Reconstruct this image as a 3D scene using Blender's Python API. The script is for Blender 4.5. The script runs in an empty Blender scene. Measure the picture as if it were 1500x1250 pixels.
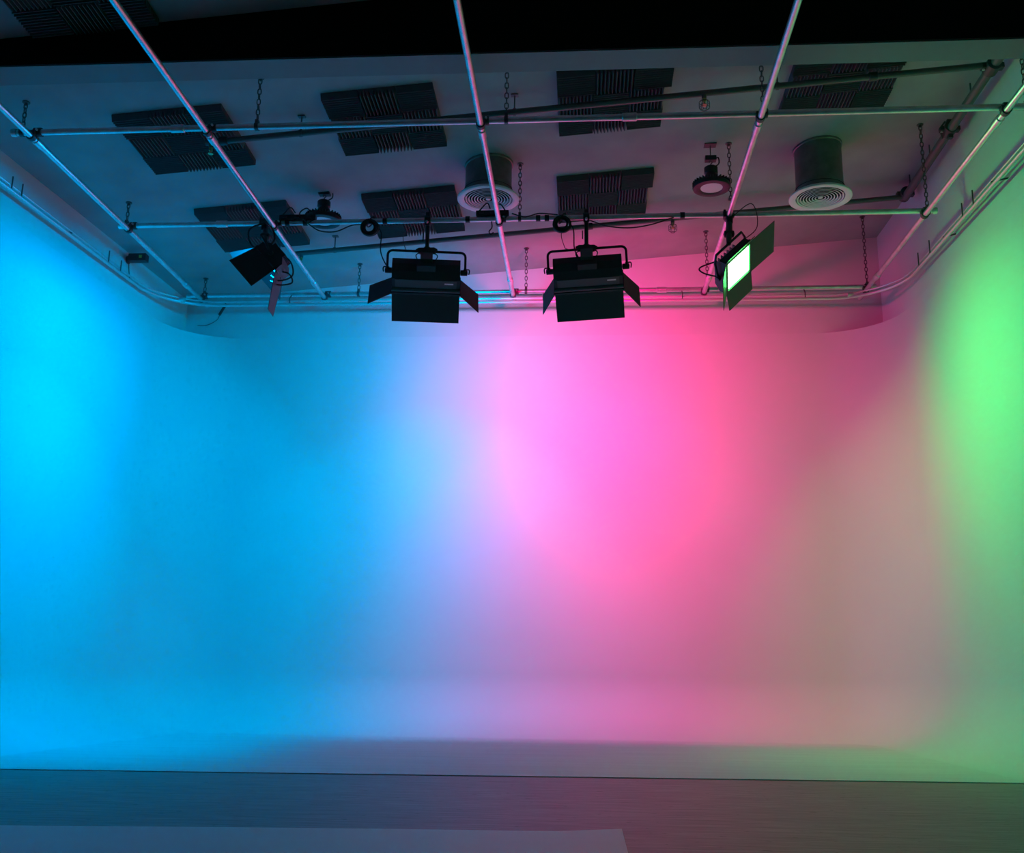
import bpy, math, random
from mathutils import Vector, Matrix
random.seed(7)
scene = bpy.context.scene
col = scene.collection

# ------------------------------------------------------------------ camera, world, exposure
CAM_H = 0.68
cam_data = bpy.data.cameras.new('camera')
cam_data.sensor_fit = 'HORIZONTAL'
cam_data.sensor_width = 36.0
cam_data.lens = 36.0
cam_data.clip_start = 0.05
cam = bpy.data.objects.new('camera', cam_data)
col.objects.link(cam)
CR = Vector((0.99776745, 0.06568634, 0.01205867))
CU = Vector((0.00341512, -0.23050988, 0.97306399))
CW = Vector((-0.06669666, 0.9708504, 0.23021959))
m = Matrix.Identity(4)
for i in range(3):
    m[i][0], m[i][1], m[i][2] = CR[i], CU[i], -CW[i]
m[2][3] = CAM_H
cam.matrix_world = m
scene.camera = cam

world = bpy.data.worlds.new('world')
scene.world = world
world.use_nodes = True
world.node_tree.nodes['Background'].inputs[0].default_value = (0.0, 0.0, 0.0, 1)
world.node_tree.nodes['Background'].inputs[1].default_value = 0.0

vs = scene.view_settings
vs.view_transform = 'Standard'
vs.look = 'None'
vs.gamma = 1.0
vs.use_curve_mapping = False
vs.exposure = 0.0

# the azure LED light is more saturated than the sRGB primaries reach, so in linear
# sRGB co-ordinates its chromaticity has a red component below zero
# lamp colours, power of the wide row and power of the added fill aimed low, in watts (lamps are built further down)
LAMP_SPOT = ((-0.30, 0.385, 1.0), 104.0, 20.0)
LAMP_BLUE = ((-0.32, 0.45, 1.0), 76.0, 20.0)
LAMP_PINK = ((1.0, -0.01, 0.19), 138.0, 22.0)
LAMP_GREEN = ((0.05, 1.0, 0.14), 27.0, 25.0)

# ------------------------------------------------------------------ materials
def material(name, base, rough=0.6, metal=0.0, var=0.0, scale=8.0, bump=0.0, bscale=60.0, stretch=(1, 1, 1), spec=0.5):
    mt = bpy.data.materials.new(name)
    mt.use_nodes = True
    nt = mt.node_tree
    b = nt.nodes['Principled BSDF']
    b.inputs['Roughness'].default_value = rough
    b.inputs['Metallic'].default_value = metal
    b.inputs['Specular IOR Level'].default_value = spec
    b.inputs['Base Color'].default_value = (*base, 1)
    if var or bump:
        tc = nt.nodes.new('ShaderNodeTexCoord')
        mp = nt.nodes.new('ShaderNodeMapping')
        mp.inputs['Scale'].default_value = stretch
        nt.links.new(tc.outputs['Object'], mp.inputs['Vector'])
    if var:
        n = nt.nodes.new('ShaderNodeTexNoise')
        n.inputs['Scale'].default_value = scale
        n.inputs['Detail'].default_value = 5
        nt.links.new(mp.outputs['Vector'], n.inputs['Vector'])
        cr = nt.nodes.new('ShaderNodeValToRGB')
        cr.color_ramp.elements[0].position = 0.3
        cr.color_ramp.elements[1].position = 0.7
        cr.color_ramp.elements[0].color = (*[c * (1 - var) for c in base], 1)
        cr.color_ramp.elements[1].color = (*[min(1, c * (1 + var)) for c in base], 1)
        nt.links.new(n.outputs['Fac'], cr.inputs['Fac'])
        nt.links.new(cr.outputs['Color'], b.inputs['Base Color'])
    if bump:
        n2 = nt.nodes.new('ShaderNodeTexNoise')
        n2.inputs['Scale'].default_value = bscale
        n2.inputs['Detail'].default_value = 4
        nt.links.new(mp.outputs['Vector'], n2.inputs['Vector'])
        bp = nt.nodes.new('ShaderNodeBump')
        bp.inputs['Strength'].default_value = bump
        bp.inputs['Distance'].default_value = 0.01
        nt.links.new(n2.outputs['Fac'], bp.inputs['Height'])
        nt.links.new(bp.outputs['Normal'], b.inputs['Normal'])
    return mt

def emission(name, color, strength):
    mt = bpy.data.materials.new(name)
    mt.use_nodes = True
    nt = mt.node_tree
    nt.nodes.remove(nt.nodes['Principled BSDF'])
    e = nt.nodes.new('ShaderNodeEmission')
    e.inputs[0].default_value = (*[max(0.0, c) for c in color], 1)
    e.inputs[1].default_value = strength
    nt.links.new(e.outputs[0], nt.nodes['Material Output'].inputs[0])
    return mt

def wood_material():
    mt = bpy.data.materials.new('grey wood floor')
    mt.use_nodes = True
    nt = mt.node_tree
    L = nt.links.new
    b = nt.nodes['Principled BSDF']
    tc = nt.nodes.new('ShaderNodeTexCoord')
    def noise(scale, stretch, detail=6, rough=0.6):
        mp = nt.nodes.new('ShaderNodeMapping')
        mp.inputs['Scale'].default_value = stretch
        L(tc.outputs['Object'], mp.inputs['Vector'])
        n = nt.nodes.new('ShaderNodeTexNoise')
        n.inputs['Scale'].default_value = scale
        n.inputs['Detail'].default_value = detail
        n.inputs['Roughness'].default_value = rough
        L(mp.outputs['Vector'], n.inputs['Vector'])
        return n
    def ramp(src, p0, c0, p1, c1):
        r = nt.nodes.new('ShaderNodeValToRGB')
        r.color_ramp.elements[0].position = p0
        r.color_ramp.elements[1].position = p1
        r.color_ramp.elements[0].color = (*c0, 1)
        r.color_ramp.elements[1].color = (*c1, 1)
        L(src, r.inputs['Fac'])
        return r
    def mult(a, c, f=1.0):
        x = nt.nodes.new('ShaderNodeMixRGB')
        x.blend_type = 'MULTIPLY'
        x.inputs[0].default_value = f
        L(a, x.inputs[1])
        L(c, x.inputs[2])
        return x
    g = noise(5.0, (0.55, 7.0, 1.0), 8, 0.65)
    base = ramp(g.outputs['Fac'], 0.30, (0.115, 0.108, 0.105), 0.72, (0.33, 0.31, 0.295))
    fine = noise(22.0, (0.6, 9.0, 1.0), 6, 0.7)
    fr = ramp(fine.outputs['Fac'], 0.35, (0.72, 0.72, 0.72), 0.6, (1, 1, 1))
    big = noise(0.9, (1, 1, 1), 3)
    br = ramp(big.outputs['Fac'], 0.35, (0.85, 0.85, 0.85), 0.65, (1, 1, 1))
    spk = noise(16.0, (1.0, 1.8, 1.0), 3, 0.5)
    sr = ramp(spk.outputs['Fac'], 0.29, (0.22, 0.22, 0.22), 0.335, (1, 1, 1))
    a = mult(base.outputs[0], fr.outputs[0])
    a = mult(a.outputs[0], br.outputs[0])
    a = mult(a.outputs[0], sr.outputs[0])
    L(a.outputs[0], b.inputs['Base Color'])
    b.inputs['Roughness'].default_value = 0.55
    bp = nt.nodes.new('ShaderNodeBump')
    bp.inputs['Strength'].default_value = 0.25
    bp.inputs['Distance'].default_value = 0.004
    L(fine.outputs['Fac'], bp.inputs['Height'])
    L(bp.outputs['Normal'], b.inputs['Normal'])
    return mt

M = {
    'cyc': material('matte white cyclorama paint', (0.62, 0.62, 0.62), 0.75, var=0.02, scale=1.2, spec=0.25),
    'cyc_floor': material('worn white floor paint', (0.58, 0.58, 0.58), 0.6, var=0.06, scale=3.0, bump=0.05, bscale=9, stretch=(0.35, 3.0, 1), spec=0.3),
    'wall': material('white wall paint', (0.60, 0.60, 0.60), 0.75, var=0.03, scale=2.0, spec=0.25),
    'ceiling': material('grey ceiling paint', (0.34, 0.34, 0.34), 0.85, var=0.10, scale=2.6, bump=0.08, bscale=14, spec=0.2),
    'beam': material('grey beam paint', (0.26, 0.26, 0.26), 0.8, var=0.05, scale=3.0, spec=0.2),
    'beam_shade': material('black for shaded beam front', (0.012, 0.012, 0.012), 0.9, spec=0.1),
    'wood': wood_material(),
    'sheet': material('white vinyl sheet', (0.62, 0.63, 0.64), 0.55, var=0.03, scale=3.0, spec=0.4),
    'foam': material('charcoal acoustic foam', (0.095, 0.095, 0.10), 0.95, bump=0.2, bscale=180, spec=0.15),
    'pipe': material('galvanised steel pipe', (0.62, 0.63, 0.64), 0.33, metal=0.85, var=0.12, scale=14.0),
    'fitting': material('dark cast iron fitting', (0.07, 0.07, 0.075), 0.5, metal=0.6),
    'sprinkler': material('dark grey painted pipe', (0.10, 0.10, 0.10), 0.45, metal=0.2),
    'chain': material('dark zinc chain', (0.10, 0.10, 0.10), 0.45, metal=0.7),
    'black': material('black metal', (0.016, 0.016, 0.018), 0.5, var=0.1, scale=20),
    'black_satin': material('satin black metal', (0.05, 0.055, 0.06), 0.3, spec=0.6),
    'rubber': material('black rubber cable', (0.012, 0.012, 0.012), 0.6),
    'door': material('black barndoor paint', (0.022, 0.022, 0.024), 0.5, spec=0.35),
    'duct': material('galvanised duct', (0.16, 0.18, 0.17), 0.45, metal=0.6, var=0.2, scale=12),
    'white_metal': material('white enamel', (0.78, 0.78, 0.78), 0.4),
    'dark_gap': material('dark interior', (0.01, 0.01, 0.01), 0.9),
    'lens': material('frosted lamp lens', (0.75, 0.75, 0.75), 0.35),
    'rail': material('aluminium curtain track', (0.60, 0.60, 0.61), 0.38, metal=0.6),
    'brass': material('brass', (0.55, 0.42, 0.2), 0.35, metal=0.9),
    'amber': material('amber plastic', (0.6, 0.35, 0.05), 0.4),
    'em_spot': emission('blue spot diffuser', LAMP_SPOT[0], 6.0),
    'em_blue': emission('blue diffuser', LAMP_BLUE[0], 6.0),
    'em_pink': emission('pink diffuser', LAMP_PINK[0], 6.0),
    'em_green': emission('green diffuser', (0.30, 1.0, 0.35), 8.0),
}

# ------------------------------------------------------------------ mesh helpers
class MB:
    def __init__(self, mat=None):
        self.v, self.f, self.smooth = [], [], []
        self.m = mat or Matrix.Identity(4)

    def add(self, vs, fs, smooth=False):
        o = len(self.v)
        self.v += [tuple(self.m @ Vector(p)) for p in vs]
        self.f += [tuple(i + o for i in f) for f in fs]
        self.smooth += [smooth] * len(fs)
        return self

    def box(self, a, b):
        (x0, y0, z0), (x1, y1, z1) = a, b
        return self.add([(x0, y0, z0), (x1, y0, z0), (x1, y1, z0), (x0, y1, z0), (x0, y0, z1), (x1, y0, z1), (x1, y1, z1), (x0, y1, z1)],
                        [(0, 3, 2, 1), (4, 5, 6, 7), (0, 1, 5, 4), (1, 2, 6, 5), (2, 3, 7, 6), (3, 0, 4, 7)])

    def prism(self, poly, axis, a, b):
        """extrude a 2D polygon along an axis ('x','y','z') from a to b"""
        def P(p, t):
            return {'x': (t, p[0], p[1]), 'y': (p[0], t, p[1]), 'z': (p[0], p[1], t)}[axis]
        n = len(poly)
        vs = [P(p, a) for p in poly] + [P(p, b) for p in poly]
        fs = [tuple(range(n))[::-1], tuple(range(n, 2 * n))] + [(i, (i + 1) % n, n + (i + 1) % n, n + i) for i in range(n)]
        return self.add(vs, fs)

    def tube(self, pts, r, n=12, caps=True, closed=False):
        pts = [Vector(p) for p in pts]
        k = len(pts)
        vs, fs = [], []
        prev = None
        for i in range(k):
            if closed:
                t = pts[(i + 1) % k] - pts[i - 1]
            else:
                t = pts[min(i + 1, k - 1)] - pts[max(i - 1, 0)]
            t.normalize()
            if prev is None:
                a = Vector((0, 0, 1)) if abs(t.z) < 0.9 else Vector((1, 0, 0))
                u = t.cross(a).normalized()
            else:
                u = (prev - t * prev.dot(t)).normalized()
            prev = u
            w = t.cross(u)
            rr = r[i] if isinstance(r, (list, tuple)) else r
            for j in range(n):
                an = 2 * math.pi * j / n
                vs.append(tuple(pts[i] + (u * math.cos(an) + w * math.sin(an)) * rr))
        rng = k if closed else k - 1
        for i in range(rng):
            i2 = (i + 1) % k
            for j in range(n):
                j2 = (j + 1) % n
                fs.append((i * n + j, i * n + j2, i2 * n + j2, i2 * n + j))
        self.add(vs, fs, True)
        if caps and not closed:
            o = len(self.v) - len(vs)
            self.f += [tuple(o + j for j in range(n))[::-1], tuple(o + (k - 1) * n + j for j in range(n))]
            self.smooth += [False, False]
        return self

    def lathe(self, prof, n=32, centre=(0, 0, 0), axis='z'):
        vs, fs = [], []
        k = len(prof)
        for (r, z) in prof:
            for j in range(n):
                a = 2 * math.pi * j / n
                x, y = r * math.cos(a), r * math.sin(a)
                p = (x, y, z) if axis == 'z' else ((z, x, y) if axis == 'x' else (y, z, x))
                vs.append(tuple(Vector(p) + Vector(centre)))
        for i in range(k - 1):
            for j in range(n):
                j2 = (j + 1) % n
                fs.append((i * n + j, i * n + j2, (i + 1) * n + j2, (i + 1) * n + j))
        return self.add(vs, fs, True)

    def build(self, name, mat, parent=None, auto=True):
        me = bpy.data.meshes.new(name)
        me.from_pydata(self.v, [], self.f)
        me.polygons.foreach_set('use_smooth', self.smooth)
        me.materials.append(mat)
        me.update()
        if auto and any(self.smooth):
            try:
                me.set_sharp_from_angle(angle=math.radians(40))
            except Exception:
                pass
        o = bpy.data.objects.new(name, me)
        col.objects.link(o)
        if parent:
            o.parent = parent
        return o


def tag(o, label=None, cat=None, group=None, kind=None):
    if label: o['label'] = label
    if cat: o['category'] = cat
    if group: o['group'] = group
    if kind: o['kind'] = kind
    return o


def thing(name, loc, label, cat, group=None):
    o = bpy.data.objects.new(name, None)
    o.empty_display_size = 0.1
    col.objects.link(o)
    o.location = loc
    return tag(o, label, cat, group)


def structure(name, mb, mat):
    return tag(mb.build(name, mat), kind='structure')


def spline(pts, n=8):
    P = [Vector(p) for p in pts]
    P = [P[0] * 2 - P[1]] + P + [P[-1] * 2 - P[-2]]
    out = []
    for i in range(1, len(P) - 2):
        for k in range(n):
            t = k / n
            a, b, c, d = P[i - 1], P[i], P[i + 1], P[i + 2]
            out.append(0.5 * ((2 * b) + (c - a) * t + (2 * a - 5 * b + 4 * c - d) * t * t + (3 * b - a - 3 * c + d) * t ** 3))
    out.append(P[-2])
    return out

# ------------------------------------------------------------------ room dimensions
def ceil_z(x, y):
    return 0.08325 * x - 0.01935 * y + 5.4673

YB = 11.15                                  # back wall
def xl(y): return -4.62 - 0.08 * (YB - y)   # left wall leans out towards the front
def xr(y): return 3.39 + 0.028 * (YB - y)   # right wall
Y0 = -3.0                                   # wall behind the camera
ZT = 4.39                                   # top of the rounded cyclorama corners
RC, RF = 0.62, 0.80                         # cove radius, plan corner radius
FLOOR_T = 0.006                             # painted floor stands this far above the wood floor
def front_y(x): return 6.97 + 0.055 * x

# floor of grey wood
structure('floor', MB().add([(-6.2, Y0, 0), (5, Y0, 0), (5, YB + .2, 0), (-6.2, YB + .2, 0)], [(0, 1, 2, 3)]), M['wood'])

# plan of the cyclorama, inset by d
def plan(d, nseg=14):
    R = RF - d
    lx = xl(YB) + d
    rx = xr(YB) - d
    yb = YB - d
    dl = Vector((0.08, 1.0)).normalized()      # direction of the left wall, going back
    dr = Vector((0.028, -1.0)).normalized()    # direction of the right wall, going forward
    def fillet(corner, din, dout):
        ang = math.acos(max(-1, min(1, din.dot(dout))))
        tl = R * math.tan(ang / 2)
        p0 = corner - din * tl
        nrm = Vector((din.y, -din.x))           # turning right
        c = p0 + nrm * R
        v = p0 - c
        out = []
        for k in range(nseg + 1):
            a = -ang * k / nseg
            out.append(c + Vector((v.x * math.cos(a) - v.y * math.sin(a), v.x * math.sin(a) + v.y * math.cos(a))))
        return out
    # corners of the inset outline
    kl = math.hypot(1, 0.08)
    kr = math.hypot(1, 0.028)
    cl = Vector((xl(yb) + d * kl, yb))
    cr = Vector((xr(yb) - d * kr, yb))
    a = fillet(cl, dl, Vector((1, 0)))
    b = fillet(cr, Vector((1, 0)), dr)
    # front ends on the slanted front edge
    def hit(p, dv):
        # p + t*dv with y = 6.97 + .055 x
        t = (6.97 + 0.055 * p.x - p.y) / (dv.y - 0.055 * dv.x)
        return p + dv * t
    s = hit(a[0], dl)
    e = hit(b[-1], dr)
    def seg(p, q, n):
        return [p + (q - p) * (k / n) for k in range(n)]
    pts = seg(s, a[0], 10) + a[:-1] + seg(a[-1], b[0], 24) + b[:-1] + seg(b[-1], e, 10) + [e]
    return pts

prof = []                                    # (inset, z)
NC = 16
for k in range(NC + 1):
    a = math.pi / 2 * k / NC
    prof.append((RC - RC * math.sin(a), FLOOR_T + RC - RC * math.cos(a)))
for k in range(1, 13):
    prof.append((0.0, FLOOR_T + RC + (ZT - FLOOR_T - RC) * k / 12))
rows = [[(p.x, p.y, z) for p in plan(d)] for d, z in prof]
mb = MB()
vs, fs = [], []
n = len(rows[0])
for r in rows: vs += r
for i in range(len(rows) - 1):
    for j in range(n - 1):
        fs.append((i * n + j, (i + 1) * n + j, (i + 1) * n + j + 1, i * n + j + 1))
mb.add(vs, fs, True)
# end caps of the two coves at the front edge and the flat top ledges of the corners
for j in (0, n - 1):
    e = [rows[i][j] for i in range(NC + 1)]
    p = e + [(e[-1][0], e[-1][1], 0.0), (e[0][0], e[0][1], 0.0)]
    mb.add(p, [tuple(range(len(p)))])
top = rows[-1]
tl_i = [i for i in range(n) if 10 <= i <= 24]
tr_i = [i for i in range(n) if 48 <= i <= 62]
p = [top[i] for i in tl_i] + [(xl(YB), YB, ZT)]
mb.add(p, [tuple(range(len(p)))])
p = [top[i] for i in tr_i] + [(xr(YB), YB, ZT)]
mb.add(p, [tuple(range(len(p)))])
structure('wall_cyclorama', mb, M['cyc'])

# painted floor of the cyclorama (a thin raised slab)
inner = [(p.x, p.y) for p in plan(RC)]
poly = [(x, y, FLOOR_T) for x, y in inner]
mb = MB().add(poly, [tuple(range(len(poly)))[::-1]], True)
s, e = inner[0], inner[-1]
mb.add([(s[0], s[1], FLOOR_T), (e[0], e[1], FLOOR_T), (e[0], e[1], 0), (s[0], s[1], 0)], [(0, 3, 2, 1)])
structure('floor_cyclorama', mb, M['cyc_floor'])

# walls above the cyclorama and in front of it
fl, fr_ = rows[-1][0], rows[-1][-1]
mb = MB()
yA = fl[1]
mb.add([(xl(Y0), Y0, 0), (xl(yA), yA, 0), (xl(yA), yA, ZT), (xl(YB), YB, ZT), (xl(YB), YB, ceil_z(xl(YB), YB)), (xl(Y0), Y0, ceil_z(xl(Y0), Y0)), (xl(Y0), Y0, ZT)],
       [(0, 1, 2, 6), (6, 2, 3, 4, 5)])
structure('wall_left', mb, M['wall'])
yA = fr_[1]
mb = MB()
mb.add([(xr(Y0), Y0, 0), (xr(yA), yA, 0), (xr(yA), yA, ZT), (xr(YB), YB, ZT), (xr(YB), YB, ceil_z(xr(YB), YB)), (xr(Y0), Y0, ceil_z(xr(Y0), Y0)), (xr(Y0), Y0, ZT)],
       [(0, 6, 2, 1), (6, 5, 4, 3, 2)])
structure('wall_right', mb, M['wall'])
a, b = xl(YB), xr(YB)
structure('wall_back', MB().add([(a, YB, ZT), (b, YB, ZT), (b, YB, ceil_z(b, YB)), (a, YB, ceil_z(a, YB))], [(0, 1, 2, 3)]), M['wall'])
a, b = xl(Y0), xr(Y0)
structure('wall_front', MB().add([(a, Y0, 0), (b, Y0, 0), (b, Y0, ceil_z(b, Y0)), (a, Y0, ceil_z(a, Y0))], [(3, 2, 1, 0)]), M['beam'])
ys = [Y0, YB + 0.05]
structure('ceiling', MB().add([(xl(ys[0]) - .05, ys[0], ceil_z(xl(ys[0]) - .05, ys[0])), (xr(ys[0]) + .05, ys[0], ceil_z(xr(ys[0]) + .05, ys[0])),
                               (xr(ys[1]) + .05, ys[1], ceil_z(xr(ys[1]) + .05, ys[1])), (xl(ys[1]) - .05, ys[1], ceil_z(xl(ys[1]) - .05, ys[1]))], [(0, 3, 2, 1)]), M['ceiling'])
# dropped beam crossing the ceiling
BZ, BY0, BY1 = 4.785, 6.22, 6.45
mb = MB()
vs = []
for y in (BY0, BY1):
    for x in (xl(y), xr(y)):
        vs += [(x, y, BZ), (x, y, ceil_z(x, y))]
mb.add(vs, [(0, 2, 3, 1), (4, 5, 7, 6), (0, 4, 6, 2), (1, 3, 7, 5)])
structure('trim_1', mb, M['beam'])
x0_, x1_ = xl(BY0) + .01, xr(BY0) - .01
structure('trim_2', MB().prism([(x0_, BZ + .004), (x1_, BZ + .004), (x1_, ceil_z(x1_, BY0) - .004), (x0_, ceil_z(x0_, BY0) - .004)], 'y', BY0 - .016, BY0 - .002), M['beam_shade'])  # added black board, puts the shade on the beam front into its colour

# white sheet lying on the wood floor
sh = thing('floor_sheet', (-1.6, 3.9, 0), 'pale vinyl backdrop sheet lying flat on the grey wood floor', 'backdrop sheet')
mb = MB()
gx, gy = 30, 10
vs, fs = [], []
for j in range(gy + 1):
    for i in range(gx + 1):
        u, v = i / gx, j / gy
        x = -3.9 + (0.17 + 3.9) * u
        y = 2.2 + (4.36 + 0.072 * (x + 3.9) * 1.05 - 2.2) * v
        if u > 0.9:
            x += 0.02 * (1 - v)
        z = 0.008 + 0.014 * max(0, (u - 0.93) / 0.07) * max(0, (v - 0.8) / 0.2) + 0.002 * math.sin(7 * u + 3 * v)
        vs.append((x + 1.6, y - 3.9, z))
for j in range(gy):
    for i in range(gx):
        k = j * (gx + 1) + i
        fs.append((k, k + 1, k + gx + 2, k + gx + 1))
mb.add(vs, fs, True)
vs2 = [(x, y, 0.001) for x, y, z in vs]
edge = [gy * (gx + 1) + i for i in range(gx + 1)]
mb.add([vs[i] for i in edge] + [vs2[i] for i in edge], [(i, i + 1, gx + 2 + i, gx + 1 + i) for i in range(gx)])
edge = [j * (gx + 1) + gx for j in range(gy + 1)]
mb.add([vs[i] for i in edge] + [vs2[i] for i in edge], [(i, gy + 1 + i, gy + 2 + i, i + 1) for i in range(gy)])
mb.build('sheet', M['sheet'], sh)

# ------------------------------------------------------------------ acoustic foam panels
TS = 0.303
def foam_tile_mesh():
    n = 10
    mb = MB()
    h0, h1 = -0.012, -0.062
    s = TS / 2 - 0.002
    w = 2 * s / n
    pts = [(-s, 0.0), (-s, h0)]
    for k in range(n):
        pts += [(-s + w * (k + 0.36), h1), (-s + w * (k + 0.56), h1), (-s + w * (k + 1) - (0.0 if k == n - 1 else w * 0.1), h0)]
    pts += [(s, 0.0)]
    mb.prism(pts, 'y', -s, s)
    me = bpy.data.meshes.new('tile')
    me.from_pydata(mb.v, [], mb.f)
    me.materials.append(M['foam'])
    return me

tile_me = foam_tile_mesh()
slope_rot = Matrix(((1, 0, 0.08325), (0, 1, -0.01935), (0, 0, 1)))
nrm = Vector((-0.08325, 0.01935, 1)).normalized()
xa = Vector((1, 0, 0.08325)).normalized()
ya = nrm.cross(xa)
rot = Matrix((xa, ya, nrm)).transposed().to_4x4()

def foam_panel(x, y, label, pitch=(TS, TS, TS)):
    p = bpy.data.objects.new('acoustic_panel', None)
    p.empty_display_size = 0.1
    col.objects.link(p)
    p.matrix_world = Matrix.Translation((x, y, ceil_z(x, y) - 0.001)) @ rot
    tag(p, label, 'acoustic panel', 'foam panels on the ceiling')
    for j in range(3):
        for i in range(3):
            t = bpy.data.objects.new('tile', tile_me)
            col.objects.link(t)
            t.parent = p
            p_ = pitch[2 - j]
            t.location = (-1.5 * TS + (i + .5) * p_, (1 - j) * TS, 0)
            if (i + j) % 2 == 0:
                t.rotation_euler.z = math.pi / 2
                t.scale = (1, p_ / TS, 1)
            else:
                t.scale = (p_ / TS, 1, 1)
    return p

RY1, RY2, RY0 = 7.71, 9.42, 5.72
foam_panel(-3.33, RY1, 'charcoal foam panel above the blue-wall end of the front sprinkler branch')
foam_panel(-1.62, RY1, 'charcoal foam panel between beam and round vent, crossed by the front cross pipe')
foam_panel(0.27, RY1 + 0.02, 'charcoal foam panel with one wider row, touching the beam near the caged sprinkler', (.312, .296, .296))
foam_panel(2.18, RY1 + 0.05, 'charcoal foam panel between the beam and the taller round duct')
foam_panel(-3.28, RY2 - .02, 'charcoal foam panel behind the blue spotlight, partly hidden by the lighting pipe')
foam_panel(-1.65, RY2, 'charcoal foam panel above the blue studio light, next to a round vent')
foam_panel(0.23, RY2 + .03, 'charcoal foam panel above the pink studio light', (.312, .300, .300))
foam_panel(-3.40, RY0, 'charcoal foam panel on the camera side of the black beam by the blue-lit wall')
foam_panel(-1.55, RY0 - .12, 'charcoal foam panel on the camera side of the black beam near the middle pipe')

# ------------------------------------------------------------------ pipe grid
PR = 0.0245
ZC, ZD = 4.705, 4.652                        # cross pipes, long pipes clamped under them
def pipe(name, p, q, label, cat, group, sleeves=()):
    p, q = Vector(p), Vector(q)
    o = thing(name, p, label, cat, group)
    MB().tube([(0, 0, 0), q - p], PR, 16).build('tube', M['pipe'], o)
    d = (q - p).normalized()
    for t in sleeves:
        c = (q - p) * t
        MB().tube([c - d * 0.055, c - d * 0.05, c + d * 0.05, c + d * 0.055], [PR + .001, PR + .007, PR + .007, PR + .001], 16).build('sleeve', M['pipe'], o)
    return o

LONG = [
    ('E', (-4.28, -1.0), (-4.22, 10.75), 'galvanised long ceiling pipe running beside the blue-lit wall'),
    ('A', (-2.90, -1.0), (-2.82, 10.75), 'galvanised long ceiling pipe passing the blue spotlight'),
    ('B', (-0.76, -1.0), (-0.73, 10.75), 'galvanised long ceiling pipe between the two wide studio lights'),
    ('C', (1.32, -1.0), (1.335, 10.75), 'galvanised long ceiling pipe carrying the green floodlight'),
    ('D', (3.16, -1.0), (3.04, 10.75), 'galvanised long ceiling pipe running beside the green-lit wall'),
]
def xlong(k, y):
    a, b = LONG[k][1], LONG[k][2]
    t = (y - a[1]) / (b[1] - a[1])
    return a[0] + (b[0] - a[0]) * t

longs = []
for k, (nm, a, b, lab) in enumerate(LONG):
    longs.append(pipe('long_pipe', (a[0], a[1], ZD), (b[0], b[1], ZD), lab, 'pipe', 'long pipes of the ceiling grid', (0.685, 0.945)))

CROSS = [
    (6.98, -4.40, 3.30, 6.94, 'galvanised cross pipe of the grid closest to the dark beam', (0.17, 0.62)),
    (8.71, -4.32, 3.16, 8.68, 'galvanised cross pipe carrying the studio lights and cables', (0.13,)),
    (10.58, -4.38, 3.14, 10.55, 'galvanised cross pipe along the back wall above the curtain track', (0.3, 0.7)),
]
def ycross(j, x):
    y0, x0, x1, y1, _, _ = CROSS[j]
    return y0 + (y1 - y0) * (x - x0) / (x1 - x0)

for j, (y0, x0, x1, y1, lab, sl) in enumerate(CROSS):
    o = pipe('cross_pipe', (x0, y0, ZC), (x1, y1, ZC), lab, 'pipe', 'cross pipes of the ceiling grid', sl)
    for s in (0, 1):
        ex = (x1 - x0) if s else 0
        ey = (y1 - y0) if s else 0
        MB().lathe([(0, -0.02), (PR + .006, -0.02), (PR + .008, 0), (PR + .006, 0.02), (0, 0.02)], 14, (ex, ey, 0), 'x').build('end_cap', M['pipe'], o)
    for k in range(5):
        y = ycross(j, (xlong(k, y0)))
        x = xlong(k, y)
        c = (x - x0, y - y0, 0)
        cl = MB().lathe([(PR, -0.075), (PR + .010, -0.075), (PR + .012, -0.07), (PR + .012, -0.02), (PR + .010, -0.015), (PR, -0.015)], 14, (c[0] + 0.075, c[1], 0), 'x')
        cl.lathe([(PR, -0.02), (PR + .009, -0.02), (PR + .011, 0.0), (PR + .009, 0.02), (PR, 0.02)], 14, (c[0], c[1] - 0.035, ZD - ZC), 'y')
        cl.box((c[0] - 0.03, c[1] - 0.05, -0.03), (c[0] + 0.03, c[1] + 0.0, -0.02 + 0.012))
        co = cl.build('crossover_clamp', M['fitting'], o)
        MB().lathe([(0, -0.012), (0.009, -0.012), (0.009, 0.012), (0, 0.012)], 8, (c[0] + 0.04, c[1] - 0.04, -0.0), 'y').build('bolt', M['pipe'], co)
    # black cable ties and gaffer wraps on the lighting pipe
    if j == 1:
        for x in (-2.72, -2.55, -1.80, -1.03, -0.38, -0.30, 0.93):
            MB().lathe([(PR, -0.02), (PR + .006, -0.02), (PR + .006, 0.02), (PR, 0.02)], 12, (x - x0, ycross(1, x) - y0, 0), 'x').build('tape_wrap', M['rubber'], o)

# chains holding the grid
def link_mesh(mb, c, ax, L=0.05, W=0.026, r=0.0042):
    pts = []
    hl, hw = L / 2 - W / 2, W / 2
    for k in range(5):
        a = math.pi * k / 4
        pts.append((hw * math.cos(a), hl + hw * math.sin(a)))
    for k in range(5):
        a = math.pi + math.pi * k / 4
        pts.append((hw * math.cos(a), -hl + hw * math.sin(a)))
    P = [Vector(c) + Vector(((p[0] if ax == 0 else 0), (p[0] if ax == 1 else 0), p[1])) for p in pts]
    mb.tube(P, r, 6, closed=True)

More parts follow.
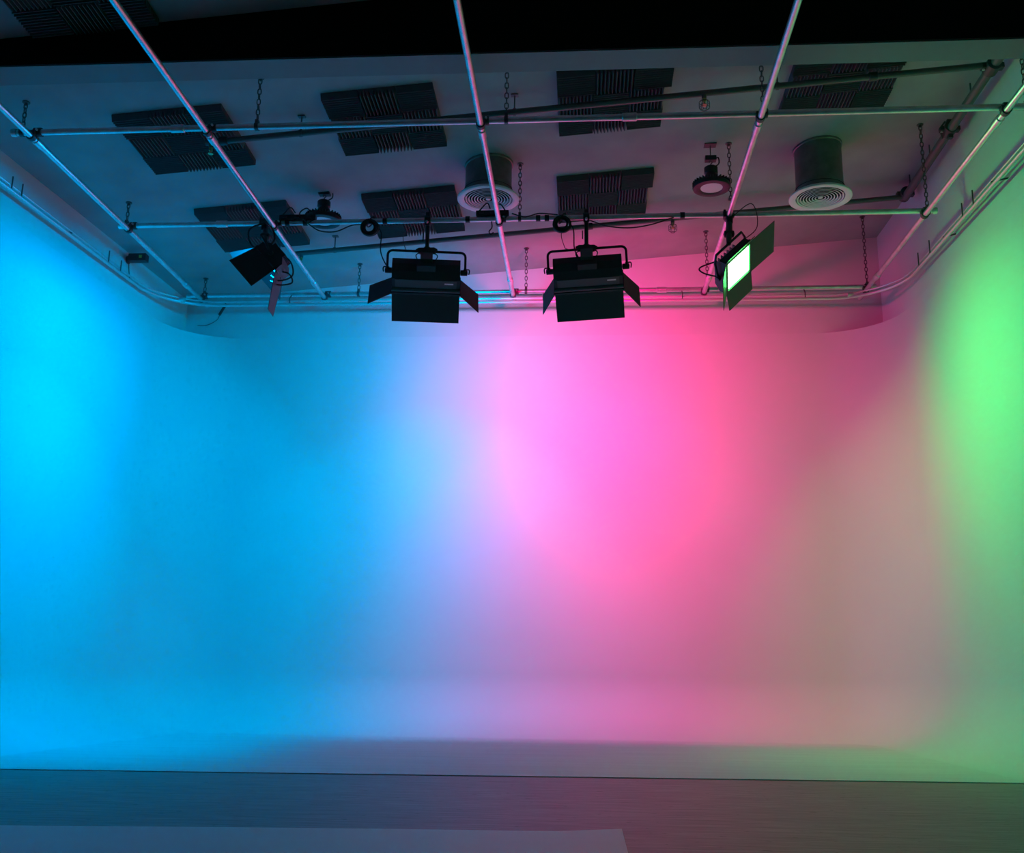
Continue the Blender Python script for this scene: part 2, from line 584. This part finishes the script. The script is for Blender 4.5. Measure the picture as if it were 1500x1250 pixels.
def chain(x, y, zb, label, sway=0.0, group='chains holding the pipe grid'):
    zt = ceil_z(x, y)
    o = thing('chain', (x, y, zt), label, 'chain', group)
    mb = MB()
    n = max(2, int((zt - zb - 0.03) / 0.041))
    for i in range(n):
        z = -0.035 - i * (zt - zb - 0.045) / n
        link_mesh(mb, (sway * (i / n), 0, z), i % 2)
    mb.build('links', M['chain'], o)
    pl = MB().lathe([(0, 0), (0.03, 0), (0.03, -0.006), (0.008, -0.01), (0.006, -0.03), (0, -0.03)], 12)
    pl.build('ceiling_plate', M['chain'], o)
    MB().lathe([(PR, -0.014), (PR + .008, -0.014), (PR + .008, 0.014), (PR, 0.014)], 12, (sway, 0, zb - PR - zt), 'x').box((sway - .012, -.02, zb - zt - .002), (sway + .012, .02, zb - zt + .03)).build('pipe_collar', M['chain'], o)

wh = ['by the blue-lit wall', 'near the blue spotlight', 'beside the middle long pipe', 'near the green floodlight', 'by the green-lit wall']
for j, xs in enumerate([[-4.34, -2.47, -0.55, 1.36, 3.25], [-4.27, None, -0.55, 1.37, 3.10], [-4.20, -2.45, -0.59, 1.38, 3.07]]):
    for k, x in enumerate(xs):
        if x is None: continue
        y = ycross(j, x)
        desc = ['next to the beam', 'that carries the lights', 'along the back wall'][j]
        chain(x, y, ZC + PR, 'steel chain %s on the cross pipe %s' % (wh[k], desc), 0.0)

# ------------------------------------------------------------------ curtain track round the cyclorama
def arc(c, r, a0, a1, n=10):
    return [(c[0] + r * math.cos(math.radians(a0 + (a1 - a0) * k / n)), c[1] + r * math.sin(math.radians(a0 + (a1 - a0) * k / n))) for k in range(n + 1)]
RZ = 4.56
path = [(-5.0, 4.2), (-4.66, 9.75)] + arc((-3.96, 9.80), 0.70, 176, 90)[1:] + [(-2, 10.5), (0, 10.5), (1.5, 10.5)] + arc((2.62, 9.80), 0.70, 90, 3) + [(3.36, 7.5), (3.42, 4.2)]
tr = thing('curtain_track', (0, 10.5, RZ), 'thin aluminium curtain track curving round the top of the cyclorama', 'curtain track')
MB().tube([(x, y - 10.5, 0) for x, y in path], 0.017, 10).build('rail', M['rail'], tr)
MB().tube([(x * 1.004, (y + (0.03 if y > 10 else 0)) - 10.5, 0.055) for x, y in path], 0.010, 8).build('upper_rail', M['rail'], tr)
for (x, y, s) in [(-4.79, 7.66, -1), (-4.78, 7.8, -1), (-4.68, 9.25, -1), (-4.67, 9.5, -1), (3.33, 8.25, 1), (3.33, 8.5, 1), (3.31, 9.3, 1), (3.30, 9.6, 1)]:
    MB().tube([(x, y - 10.5, 0), (x, y - 10.5, 0.12), (x, y - 10.5, 0.13)], 0.006, 6).build('hook', M['chain'], tr)
for x in (-3.2, -1.9, -0.4, 1.1, 2.4):
    MB().tube([(x, 0, 0), (x, 0.0, 0.08), (x, 0.075, 0.145)], 0.006, 6).build('hanger', M['chain'], tr)
for (y, s) in [(7.2, -1), (8.6, -1), (7.9, 1), (9.0, 1)]:
    x0 = (-4.66 - 0.0613 * (9.75 - y)) if s < 0 else 3.32 + 0.02 * (9.75 - y) * .7
    xw = xl(y) if s < 0 else xr(y)
    MB().tube([(x0, y - 10.5, 0.03), (xw, y - 10.5, 0.06)], 0.007, 6).build('wall_bracket', M['chain'], tr)
MB().lathe([(0, -0.03), (0.03, -0.03), (0.03, 0.03), (0, 0.03)], 10, (-4.36, 10.34 - 10.5 + .02, 0.02), 'x').build('joiner', M['rail'], tr)
MB().lathe([(0, -0.03), (0.028, -0.03), (0.028, 0.03), (0, 0.03)], 10, (2.86, 10.46 - 10.5, 0.02), 'x').build('joiner', M['rail'], tr)

# ------------------------------------------------------------------ sprinkler pipes
def cage_head(mb_parent, c, cage=True):
    mb = MB()
    x, y, z = c
    mb.lathe([(0, 0), (0.016, 0), (0.016, -0.03), (0.008, -0.035), (0.007, -0.05), (0.022, -0.054), (0.022, -0.058), (0, -0.058)], 10, c)
    h = mb.build('sprinkler_head', M['brass'], mb_parent)
    if cage:
        w = MB()
        for k in range(6):
            a = math.pi * k / 3
            dx, dy = math.cos(a), math.sin(a)
            w.tube([(x + .012 * dx, y + .012 * dy, z - .005), (x + .042 * dx, y + .042 * dy, z - .03), (x + .042 * dx, y + .042 * dy, z - .08), (x + .02 * dx, y + .02 * dy, z - .1)], 0.0025, 5)
        for zz, rr in ((-.03, .042), (-.08, .042), (-.1, .02)):
            w.tube([(x + rr * math.cos(math.pi * k / 8), y + rr * math.sin(math.pi * k / 8), z + zz) for k in range(16)], 0.0025, 5, closed=True)
        w.build('wire_guard', M['sprinkler'], h)

def branch(y, x0, x1, off, label, heads, hangers, couplings):
    z = lambda x: ceil_z(x, y) - off
    o = thing('sprinkler_branch', (x0, y, z(x0)), label, 'sprinkler pipe', 'sprinkler branch pipes')
    L = lambda x, dz=0: (x - x0, 0, z(x) - z(x0) + dz)
    MB().tube([L(x0), L(x1)], 0.026, 12).build('tube', M['sprinkler'], o)
    for x in couplings:
        MB().tube([L(x - .035), L(x - .03), L(x + .03), L(x + .035)], [.028, .036, .036, .028], 12).build('coupling', M['fitting'], o)
    for x in hangers:
        g = MB().tube([L(x, -.032), L(x, off - .002)], 0.006, 6)
        p = L(x)
        g.lathe([(.027, -.012), (.032, -.012), (.032, .012), (.027, .012)], 12, p, 'x')
        g.box((p[0] - .03, -.02, p[2] + off - .012), (p[0] + .03, .02, p[2] + off - .004))
        g.build('hanger', M['sprinkler'], o)
    for x, cg in heads:
        p = L(x)
        MB().tube([(p[0], 0, p[2]), (p[0], 0, p[2] - .05)], .02, 10).build('drop', M['sprinkler'], o)
        cage_head(o, (p[0], 0, p[2] - .05), cg)
    return o
branch(7.55, -3.1, 3.30, 0.16, 'dark sprinkler branch pipe under the foam panels closest to the beam', [(-3.05, False), (1.01, True)], [-2.3, -0.53, 1.6], [-2.95, 2.36])
branch(9.82, -3.0, 3.30, 0.16, 'dark sprinkler branch pipe behind the lighting pipe', [(-2.9, False), (0.95, True)], [-2.55, -0.82, 1.55, 2.62], [0.1])
mz = 5.42
mp = thing('sprinkler_main', (3.30, 7.55, mz), 'thick dark sprinkler main on the green-lit wall with grooved couplings', 'sprinkler pipe')
MB().tube([(0.04, -1.2, 0), (0.03, -0.6, 0.0), (0, 0, 0), (0, 2.27, -0.03)], 0.04, 14).build('tube', M['sprinkler'], mp)
for y in (0.0, 0.98, 2.27):
    c = MB().tube([(0, y - .07, 0), (0, y - .06, 0), (0, y + .06, 0), (0, y + .07, 0)], [.042, .06, .06, .042], 14)
    c.box((-.085, y - .03, -.02), (.085, y + .03, .02))
    if y == 0.98:
        c.box((-.02, y - .02, -.09), (.02, y + .02, .09))
        c.tube([(-.05, y - .05, .05), (-.09, y - .02, .0), (-.05, y + .05, -.06)], .008, 6)
    cc = c.build('coupling', M['fitting'], mp)
    MB().lathe([(0, -.03), (.012, -.03), (.012, .03), (0, .03)], 8, (-.07, y, 0), 'z').build('bolt', M['pipe'], cc)
for y in (0.45, 1.5, 2.1):
    b = MB().tube([(0, y, -.04), (0, y, .13)], .007, 6)
    b.build('hanger_rod', M['sprinkler'], mp)

# ------------------------------------------------------------------ round duct diffusers
def diffuser(x, y, z, label, R=0.285, r=0.215):
    zt = ceil_z(x, y)
    o = thing('air_diffuser', (x, y, zt), label, 'air vent', 'round ceiling vents')
    dz = z - zt
    for nm, pr in (('duct', [(r, dz + .05), (r + .004, dz + .12), (r, dz + .125), (r, -.001)]), ('seam_ring', [(r + .001, -.024), (r + .010, -.018), (r + .012, -.002)])):
        d_ = MB().lathe(pr, 40)
        d_.v = [(x_, y_, z_ + (0.08325 * x_ - 0.01935 * y_ if z_ > -.03 else 0)) for x_, y_, z_ in d_.v]
        d_.build(nm, M['duct'], o)
    MB().lathe([(r - .005, dz + .055), (R - .02, dz + .03), (R, dz + .012), (R, dz), (R - .012, dz - .006), (R - .062, dz + .004), (R - .066, dz + .03)], 48).build('rim', M['white_metal'], o)
    MB().lathe([(0, dz + .09), (r + .01, dz + .09)], 40).build('inner_plate', M['dark_gap'], o)
    for k in range(7):
        rr = 0.046 + k * 0.0265
        MB().lathe([(rr - .005, dz + .003), (rr + .005, dz - .001), (rr + .006, dz + .003), (rr - .004, dz + .007), (rr - .005, dz + .003)], 40).build('ring', M['white_metal'], o)
    MB().lathe([(0, dz + .002), (.022, dz + .004), (.024, dz + .012), (0, dz + .02)], 24).build('centre_cap', M['white_metal'], o)
diffuser(-0.84, 8.66, 4.88, 'round white ceiling vent on a duct crossed by the middle long pipe')
diffuser(2.23, 8.93, 4.965, 'round white ceiling vent on the taller duct near the green-lit wall')

# ------------------------------------------------------------------ high-bay lamps
def high_bay(x, y, z, label, plate=True):
    zt = ceil_z(x, y)
    o = thing('high_bay_lamp', (x, y, zt), label, 'ceiling lamp', 'high-bay lamps')
    dz = z - zt
    rg = MB().lathe([(.10, dz + .012), (.118, dz), (.165, dz + .004), (.172, dz + .02), (.165, dz + .045), (.12, dz + .055), (.06, dz + .07)], 40)
    ro = rg.build('rim', M['black'], o)
    for k in range(32):
        a = 2 * math.pi * k / 32
        mm = Matrix.Rotation(a, 4, 'Z')
        MB(mm).box((.10, -.003, dz + .04), (.172, .003, dz + .068)).build('fin', M['black'], ro)
    MB().lathe([(0, dz + .010), (.104, dz + .012)], 36).build('lens', M['lens'], o)
    MB().lathe([(.104, dz + .011), (.116, dz + .003), (.118, dz + .006)], 36).build('lens_ring', M['black_satin'], o)
    MB().lathe([(0, dz + .22), (.05, dz + .22), (.062, dz + .21), (.062, dz + .16), (.05, dz + .15), (.07, dz + .10), (.08, dz + .06), (0, dz + .06)], 24).build('driver', M['black'], o)
    h = MB().tube([(0, 0, dz + .22), (0, 0, dz + .25), (.016, 0, dz + .265), (0, 0, dz + .28), (-.016, 0, dz + .265)], .006, 6)
    h.build('hook', M['chain'], o)
    MB().box((-.05, -.03, dz + .28), (.05, .03, dz + .325)).build('junction_box', M['black'], o)
    MB().tube(spline([(.03, 0, dz + .22), (.075, .01, dz + .26), (.07, .01, dz + .32), (.03, .02, dz + .30)]), .006, 6).build('power_cord', M['rubber'], o)
    if plate:
        MB().box((-.055, -.04, -.01 + .0), (.055, .04, .004)).build('ceiling_plate', M['fitting'], o)
    MB().tube([(0.0, 0, dz + .325), (0.0, 0, 0.01)], .005, 6).build('drop_cord', M['chain'], o)
high_bay(1.20, 8.68, 4.955, 'round black high-bay lamp with pale lens near the green floodlight')
high_bay(-2.44, 8.90, 4.795, 'round black high-bay lamp close to the blue spotlight')

# ------------------------------------------------------------------ studio lights
def frame_matrix(c, fwd, up):
    """local x = width, y = up, z = forward (light direction)"""
    f = Vector(fwd).normalized()
    u = Vector(up)
    u = (u - f * u.dot(f)).normalized()
    x = u.cross(f)
    mm = Matrix.Identity(4)
    for i in range(3):
        mm[i][0], mm[i][1], mm[i][2], mm[i][3] = x[i], u[i], f[i], c[i]
    return mm

def lamp_light(o, mm, w, h, lamp, spread, z, low):
    """area lights at the diffuser: the wide flood of the lamp and an added narrower fill aimed lower"""
    for name, power, sp, hh, extra, dz, dy in (('flood_row', lamp[1], spread, h, 0.0, 0.0, 0.0), ('added_low_fill', lamp[2], low[1], h * .4, low[0], h * .22, -h * .2)):  # second light is an added fill that lifts the lower wall
        ld = bpy.data.lights.new(name, 'AREA')
        ld.shape = 'RECTANGLE'
        ld.size, ld.size_y = w, hh
        ld.use_nodes = True
        nt = ld.node_tree
        cx = nt.nodes.new('ShaderNodeCombineXYZ')
        for q in range(3):
            cx.inputs[q].default_value = lamp[0][q]
        nt.links.new(cx.outputs[0], nt.nodes['Emission'].inputs['Color'])
        ld.energy = power
        ld.spread = math.radians(sp)
        lo = bpy.data.objects.new(name, ld)
        col.objects.link(lo)
        lo.parent = o
        lo.matrix_local = mm @ Matrix.Translation((0, dy, z + dz)) @ Matrix.Rotation(math.radians(extra), 4, 'X') @ Matrix.Rotation(math.pi, 4, 'X')

def add_doors(o, mm, w, h, angles, lens, flare, mat, zf=0.0):
    """angles from straight ahead (0) to folded outwards (90): left, right, top, bottom"""
    for side in range(4):
        if angles[side] is None: continue
        a = math.radians(angles[side])
        L = lens[side]
        hw = (h if side < 2 else w) / 2
        fw = hw + flare[side]
        base = (w if side < 2 else h) / 2
        th = 0.005
        def P(s, t, k):
            out = base + L * t * math.sin(a) + k * th * math.cos(a)
            fz = zf + L * t * math.cos(a) - k * th * math.sin(a)
            return {0: (-out, s, fz), 1: (out, s, fz), 2: (s, out, fz), 3: (s, -out, fz)}[side]
        vs = []
        for k in (0, 1):
            vs += [P(-hw, 0.0, k), P(hw, 0.0, k), P(fw, 1.0, k), P(-fw, 1.0, k)]
        d = MB(mm).add(vs, [(0, 1, 2, 3), (7, 6, 5, 4), (0, 4, 5, 1), (1, 5, 6, 2), (2, 6, 7, 3), (3, 7, 4, 0)]).build('barndoor', mat, o)
        for s in (-0.6, 0.6):
            p0, p1 = P(s * hw - .03, 0.0, 1), P(s * hw + .03, 0.0, 1)
            MB(mm).tube([p0, p1], .008, 8).build('hinge', M['black'], d)

def wide_light(hx, label, em, lamp, spread, pan, tilt, roll, angles, coil_side):
    hy = ycross(1, hx)
    o = thing('studio_light', (hx, hy, ZC), label, 'studio light', 'wide studio lights with barndoors')
    I = Matrix.Identity(4)
    # clamp and pole
    c = MB().lathe([(PR, -.028), (PR + .018, -.028), (PR + .018, .028), (PR, .028)], 14, (0, 0, 0), 'x')
    c.box((-.022, -.03, -.06), (.022, .03, -.02)).box((-.018, -.012, .02), (.018, .012, .075))
    cl = c.build('pipe_clamp', M['black'], o)
    MB().lathe([(0, -.05), (.012, -.05), (.012, -.02), (0, -.02)], 8, (0, -.02, -.04), 'y').build('clamp_screw', M['pipe'], cl)
    MB().tube([(0, 0, -.06), (0, 0, -.30)], .0185, 12).build('pole', M['black'], o)
    MB().tube([(-.035, -.02, -.14), (-.035, -.02, -.22)], .006, 6).build('pole_pin', M['black'], o)
    hd = MB()
    hd.prism([(-.10, -.30), (-.07, -.282), (.07, -.282), (.10, -.30), (.07, -.325), (-.07, -.325)], 'y', -.03, .03)
    hd.lathe([(0, -.36), (.022, -.36), (.026, -.28), (.03, -.27), (0, -.26)], 12, (0, 0, 0), 'z')
    hd.build('swivel_block', M['black'], o)
    # yoke, with the head's sideways lean
    rr = Matrix.Rotation(pan, 4, 'Z') @ Matrix.Rotation(roll, 4, 'Y')
    T = Matrix.Translation((0, 0, -.305)) @ rr
    ww, dz = 0.355, -0.19
    yk = [(-ww, 0, dz)] + [(-ww, 0, -.05)] + [(-ww + .045 - .045 * math.cos(t), 0, -.05 + .045 * math.sin(t)) for t in (math.pi / 8, math.pi / 4, 3 * math.pi / 8)] + [(-ww + .045, 0, -.005), (ww - .045, 0, -.005)] \
        + [(ww - .045 + .045 * math.sin(t), 0, -.05 + .045 * math.cos(t)) for t in (math.pi / 8, math.pi / 4, 3 * math.pi / 8)] + [(ww, 0, -.05), (ww, 0, dz)]
    MB(T).tube(yk, .0115, 10).build('yoke', M['black'], o)
    # head
    ct = T @ Vector((0, 0.02, -0.175))
    fwd = rr @ Vector((0, math.cos(tilt), math.sin(tilt)))
    up = rr @ Vector((0, -math.sin(tilt), math.cos(tilt)))
    mm = frame_matrix(ct, fwd, up)
    W, H = 0.62, 0.25
    prof_ = [(.17, -.115), (.17, .125), (.02, .125), (-.05, .10), (-.075, .06), (-.075, -.02), (-.03, -.075), (.03, -.115)]
    # prism along local x with (z, y) profile
    vs = [(-W / 2, y, z) for z, y in prof_] + [(W / 2, y, z) for z, y in prof_]
    k = len(prof_)
    # front is open (the glowing panel sits in it)
    fs = [tuple(range(k)), tuple(range(k, 2 * k))[::-1]] + [(i, k + i, k + (i + 1) % k, (i + 1) % k) for i in range(k) if i != 0]
    MB(mm).add(vs, fs).build('housing', M['black'], o)
    MB(mm).box((-W / 2 + .02, .128, .0), (W / 2 - .02, .138, .16)).build('top_vent', M['black'], o)
    # lower rear panel and rounded bottom bar
    MB(mm).box((-W / 2 + .03, -.121, .035), (W / 2 - .03, -.115, .12)).build('lower_panel', M['black_satin'], o)
    MB(mm).tube([(-W / 2 - .004, -.118, .145), (W / 2 + .004, -.118, .145)], .022, 14).build('bottom_bar', M['black_satin'], o)
    MB(mm).box((-W / 2 + .06, -.1225, .06), (-W / 2 + .14, -.121, .075)).build('badge', M['pipe'], o)
    # control box on the back
    MB(mm).box((-.055, -.01, -.125), (.055, .115, -.06)).build('control_box', M['black_satin'], o)
    MB(mm).box((-.085, -.075, -.09), (.085, -.01, -.02)).build('connector_plate', M['black'], o)
    MB(mm).tube(spline([(-.075, .03, -.07), (-.095, .09, -.10), (0, .15, -.10), (.095, .09, -.10), (.075, .03, -.07)]), .005, 6).build('loop_handle', M['rubber'], o)
    # tilt knobs with D handles
    for s in (-1, 1):
        kb = MB(mm).lathe([(0, -.035), (.026, -.03), (.026, .03), (0, .035)], 12, (s * (W / 2 + .035), .0, .02), 'x').build('tilt_knob', M['black'], o)
        MB(mm).tube(spline([(s * (W / 2 + .03), .05, .02), (s * (W / 2 + .075), .055, .02), (s * (W / 2 + .085), .03, .02), (s * (W / 2 + .08), -.02, .02)]), .006, 6).build('handle', M['black'], kb)
    # front frame and glowing panel
    fr = MB(mm)
    fr.box((-W / 2 - .01, .115, .165), (W / 2 + .01, .14, .185)).box((-W / 2 - .01, -.14, .165), (W / 2 + .01, -.115, .185))
    fr.box((-W / 2 - .01, -.14, .165), (-W / 2 + .012, .14, .185)).box((W / 2 - .012, -.14, .165), (W / 2 + .01, .14, .185))
    fr.build('front_frame', M['black'], o)
    MB(mm).add([(-W / 2 + .05, -.09, .168), (W / 2 - .05, -.09, .168), (W / 2 - .05, .09, .168), (-W / 2 + .05, .09, .168)], [(0, 1, 2, 3)]).build('diffuser', em, o)
    lamp_light(o, mm, W - .12, .18, lamp, spread, .172, (18, 82))
    add_doors(o, mm, W, 0.26, angles, (.25, .25, .27, .27), (.015, .015, .0, .0), M['door'], .185)
    # safety cable
    MB().tube(spline([(-.05 + coil_side, .02, .03), (-.22 + coil_side, .01, -.12), (-.20 + coil_side, .01, -.28), (-.17, .0, -.31)]), .0035, 5).build('safety_cable', M['chain'], o)
    return o

def panel_light(hp, c, fwd, up, label, em, lamp, spread, low, angles, lens, flare, S, hang_pts, cable):
    o = thing('panel_light', hp, label, 'studio light', 'square panel lights with barndoors')
    hp = Vector(hp)
    loc = lambda p: Vector(p) - hp
    mm = frame_matrix(loc(c), fwd, up)
    hw = S / 2
    d = 0.11
    prof_ = [(0, hw), (0, -hw), (-.06, -hw), (-d, -hw * .6), (-d, hw * .6), (-.06, hw)]
    k = len(prof_)
    vs = [(-hw, y, z) for z, y in prof_] + [(hw, y, z) for z, y in prof_]
    fs = [tuple(range(k))[::-1], tuple(range(k, 2 * k))] + [(i, (i + 1) % k, k + (i + 1) % k, k + i) for i in range(k) if i != 0]
    MB(mm).add(vs, fs).build('housing', M['black'], o)
    for i in range(7):
        x = -hw * .7 + i * hw * 1.4 / 6
        MB(mm).box((x - .004, -hw * .55, -d - .035), (x + .004, hw * .55, -d)).build('cooling_fin', M['black'], o)
    f = .022
    fr = MB(mm)
    fr.box((-hw - .006, hw - f, -.01), (hw + .006, hw + .006, .016)).box((-hw - .006, -hw - .006, -.01), (hw + .006, -hw + f, .016))
    fr.box((-hw - .006, -hw, -.01), (-hw + f, hw, .016)).box((hw - f, -hw, -.01), (hw + .006, hw, .016))
    fr.build('front_frame', M['door'], o)
    MB(mm).add([(-hw + f, -hw + f, .002), (hw - f, -hw + f, .002), (hw - f, hw - f, .002), (-hw + f, hw - f, .002)], [(0, 1, 2, 3)]).build('diffuser', em, o)
    lamp_light(o, mm, S - 2 * f - .01, S - 2 * f - .01, lamp, spread, .006, low)
    add_doors(o, mm, S, S, angles, lens, flare, M['door'], .016)
    # yoke round the body
    yz = -.05
    yk = [(-hw - .03, 0, yz), (-hw - .03, hw * .9, yz - .03), (-hw + .0, hw + .05, yz - .04), (hw - .0, hw + .05, yz - .04), (hw + .03, hw * .9, yz - .03), (hw + .03, 0, yz)]
    MB(mm).tube(yk, .011, 8).build('yoke', M['black'], o)
    for s in (-1, 1):
        MB(mm).lathe([(0, -.02), (.024, -.018), (.024, .018), (0, .02)], 10, (s * (hw + .03), 0, yz), 'x').build('tilt_knob', M['black'], o)
    topc = mm @ Vector((0, hw + .05, yz - .04))
    # clamp, pole and ball joint
    cb = MB()
    cb.lathe([(PR, -.03), (PR + .02, -.03), (PR + .02, .03), (PR, .03)], 14, (0, 0, 0), 'x')
    cb.box((-.025, -.04, -.085), (.025, .035, -.02))
    cb.box((-.05, -.03, -.02), (-.03, .03, .05))
    cb.build('pipe_clamp', M['black'], o)
    MB().tube([(0, 0, -.06), topc * .45 + Vector((0, 0, -.03)), topc], [.026, .03, .02], 12).build('pole', M['black'], o)
    MB().lathe([(0, -.05), (.03, -.04), (.04, 0), (.03, .04), (0, .05)], 14, tuple(topc * .55 + Vector((0, 0, -.03))), 'x').build('swivel_joint', M['black'], o)
    if cable:
        for cpts, r in cable:
            MB().tube(spline([loc(p) for p in cpts]), r, 6).build('cable', M['rubber'], o)
    return o

D2R = math.radians
wide_light(-1.40, 'wide black studio light with open barndoors throwing blue on the back wall', M['em_blue'], LAMP_BLUE, 172, D2R(8), D2R(-34), D2R(0), (46, 62, 62, 15), .0)
wide_light(0.06, 'wide black studio light with open barndoors throwing pink on the back wall', M['em_pink'], LAMP_PINK, 165, D2R(-3), D2R(-30), D2R(-2.5), (36, 31, 62, 18), .0)

# green floodlight: faces the right wall, down and towards the camera
n_cam = Vector((.70, -.46, .54))
def cam2w(v): return CR * v[0] + CU * v[1] - CW * v[2]
gc = Vector((1.375, 8.50, 4.12))
panel_light((1.335, 8.60, ZD), gc, cam2w(n_cam), cam2w((-.055, .2, .243)), 'square panel light glowing green, facing the green-lit wall', M['em_green'], LAMP_GREEN, 165, (28, 110),
            (60, 88, 62, 84), (.2, .32, .08, .2), (.0, .0, 0, -.01), 0.355, None,
            [([(1.33, 8.55, 4.6), (1.52, 8.5, 4.72), (1.56, 8.5, 4.5), (1.42, 8.5, 4.36)], .004),
             ([(1.20, 8.5, 4.18), (1.05, 8.5, 4.12), (1.08, 8.48, 4.06), (1.22, 8.48, 4.02)], .007)])
# blue spot: faces the left wall
bc = Vector((-2.79, 8.50, 4.22))
panel_light((-2.93, 8.70, ZC), bc, (-.74, -.05, -.66), (0, 0, 1), 'square panel light glowing blue, facing the blue-lit wall', M['em_spot'], LAMP_SPOT, 160, (20, 80),
            (66, 15, 29, 40), (.28, .27, .24, .36), (.02, .02, 0.0, -.04), 0.28, None,
            [([(-2.8, 8.52, 4.35), (-2.62, 8.5, 4.25), (-2.58, 8.5, 4.1), (-2.7, 8.5, 4.05), (-2.78, 8.5, 4.1)], .007),
             ([(-2.75, 8.52, 4.15), (-2.62, 8.5, 4.12), (-2.58, 8.5, 4.03), (-2.7, 8.5, 4.01), (-2.78, 8.5, 4.05)], .007),
             ([(-2.88, 8.66, 4.7), (-3.04, 8.6, 4.6), (-3.02, 8.6, 4.45), (-2.92, 8.55, 4.38)], .009),
             ([(-2.93, 8.66, 4.7), (-2.84, 8.6, 4.62), (-2.80, 8.6, 4.5), (-2.86, 8.55, 4.36)], .009)])

# ------------------------------------------------------------------ cables, coils, power strips
def coil(x, label, drop):
    y = ycross(1, x)
    o = thing('cable_coil', (x, y, ZC), label, 'cable coil', 'cable coils on the lighting pipe')
    pts = []
    n = 26
    for i in range(n * 7):
        a = 2 * math.pi * i / n
        t = i / (n * 7)
        rr = .062 + .012 * math.sin(5 * t * math.pi) + .006 * math.sin(a * .37)
        pts.append((rr * math.cos(a), -.045 + .05 * (t - .5), -.085 + rr * math.sin(a)))
    MB().tube(pts, .009, 6).build('loops', M['rubber'], o)
    MB().tube([(PR * 1.25 * math.cos(2 * math.pi * k / 14) , -.02 + 0.05 * math.sin(2 * math.pi * k / 14), -.015 + .045 * math.cos(2 * math.pi * k / 14)) for k in range(14)], .007, 6, closed=True).build('tie', M['rubber'], o)
    MB().tube(spline(drop), .006, 6).build('lead', M['rubber'], o)
coil(-1.93, 'black cable coil hanging beside the blue studio light', [(.03, -.03, -.04), (.10, -.02, -.12), (.10, 0, -.30), (.16, 0, -.44), (.22, 0, -.50)])
coil(-0.16, 'black cable coil hanging beside the pink studio light', [(.03, -.03, -.04), (.10, -.02, -.12), (.11, 0, -.30), (.15, 0, -.40)])

def power_strip(x, label, L, zoff=.045):
    y = ycross(1, x)
    o = thing('power_strip', (x, y, ZC), label, 'power strip', 'power strips on the lighting pipe')
    MB().box((-L / 2, -.045, zoff - .022), (L / 2, .015, zoff + .022)).build('body', M['rubber'], o)
    k = max(2, int(L / .09))
    for i in range(k):
        xx = -L / 2 + L * (i + .5) / k
        MB().box((xx - .02, -.058, zoff - .015), (xx + .02, -.045, zoff + .015)).build('socket', M['black'], o)
    MB().tube(spline([(-L / 2 + .03, -.04, zoff + .02), (-L / 2 + .10, -.05, zoff + .09), (-.02, -.04, zoff + .04)]), .006, 6).build('cable', M['rubber'], o)
    MB().tube(spline([(L / 2 - .02, -.04, zoff + .0), (L / 2 - .08, -.05, zoff + .08), (.02, -.04, zoff + .03), (.1, -.05, zoff - .06), (L / 2, -.05, zoff - .03)]), .006, 6).build('cable', M['rubber'], o)
power_strip(-0.80, 'black power strip tied on the lighting pipe under the round vent', .30)
power_strip(-2.62, 'black power strip tied on the lighting pipe next to the blue spotlight', .34, .04)

def loose_cable(label, pts, r=.006):
    o = thing('loose_cable', pts[0], label, 'cable')
    p0 = Vector(pts[0])
    MB().tube(spline([Vector(p) - p0 for p in pts]), r, 6).build('cord', M['rubber'], o)
    return o
loose_cable('thin black cable drooping along the lighting pipe under the high-bay lamp by the blue spotlight', [(-2.52, 8.67, 4.68), (-2.40, 8.66, 4.60), (-2.25, 8.66, 4.59), (-2.10, 8.66, 4.65), (-1.97, 8.67, 4.66)])
loose_cable('thin black cable running along the lighting pipe between the two wide studio lights', [(-0.62, 8.66, 4.74), (-.5, 8.65, 4.70), (-.38, 8.66, 4.735), (-.28, 8.66, 4.73), (-.2, 8.66, 4.72)])
loose_cable('black cable sagging under the lighting pipe between the pink studio light and green floodlight', [(.09, 8.66, 4.66), (.25, 8.66, 4.60), (.45, 8.66, 4.58), (.65, 8.66, 4.61), (.85, 8.67, 4.68)])
hk = thing('small_hook', (-1.03 + .22, 8.70, ZC), 'small black hook hanging from the lighting pipe beside the blue studio light', 'hook')
MB().tube(spline([(0, 0, -.02), (.005, 0, -.08), (-.02, 0, -.12), (-.005, 0, -.15), (.02, 0, -.13)]), .006, 6).build('wire', M['rubber'], hk)

# small device on the left wall above the track
sp = thing('wall_device', (xl(9.75), 9.75, 4.80), 'small black wall-mounted device on a swivel arm above the curtain track', 'security camera')
MB().lathe([(0, 0), (.04, 0), (.045, .015), (.03, .03), (.018, .06), (0, .06)], 14, (0, 0, 0), 'x').build('mount', M['black'], sp)
MB().box((.055, -.10, -.045), (.24, -.02, .03)).box((.035, -.07, -.03), (.06, -.03, .02)).build('body', M['black'], sp)
MB().box((.17, -.103, -.02), (.20, -.099, .01)).build('indicator', M['amber'], sp)
MB().tube(spline([(.02, 0, -.03), (.03, 0, -.12), (.05, 0, -.22), (.06, 0, -.24)]), .005, 6).build('cable', M['rubber'], sp)
# loose cable end in the back left corner
lc = thing('corner_cable', (-4.05, 10.85, 4.39), 'thin cable with black plug end hanging in the corner above the cyclorama ledge', 'cable')
MB().tube(spline([(-.26, -.12, 0.02), (-.16, -.10, .03), (-.05, -.10, .09), (-.01, -.12, .16)]), .004, 6).build('cord', M['rubber'], lc)
MB().tube([(-.02, -.12, .14), (.06, -.14, .27)], .015, 8).build('plug', M['rubber'], lc)
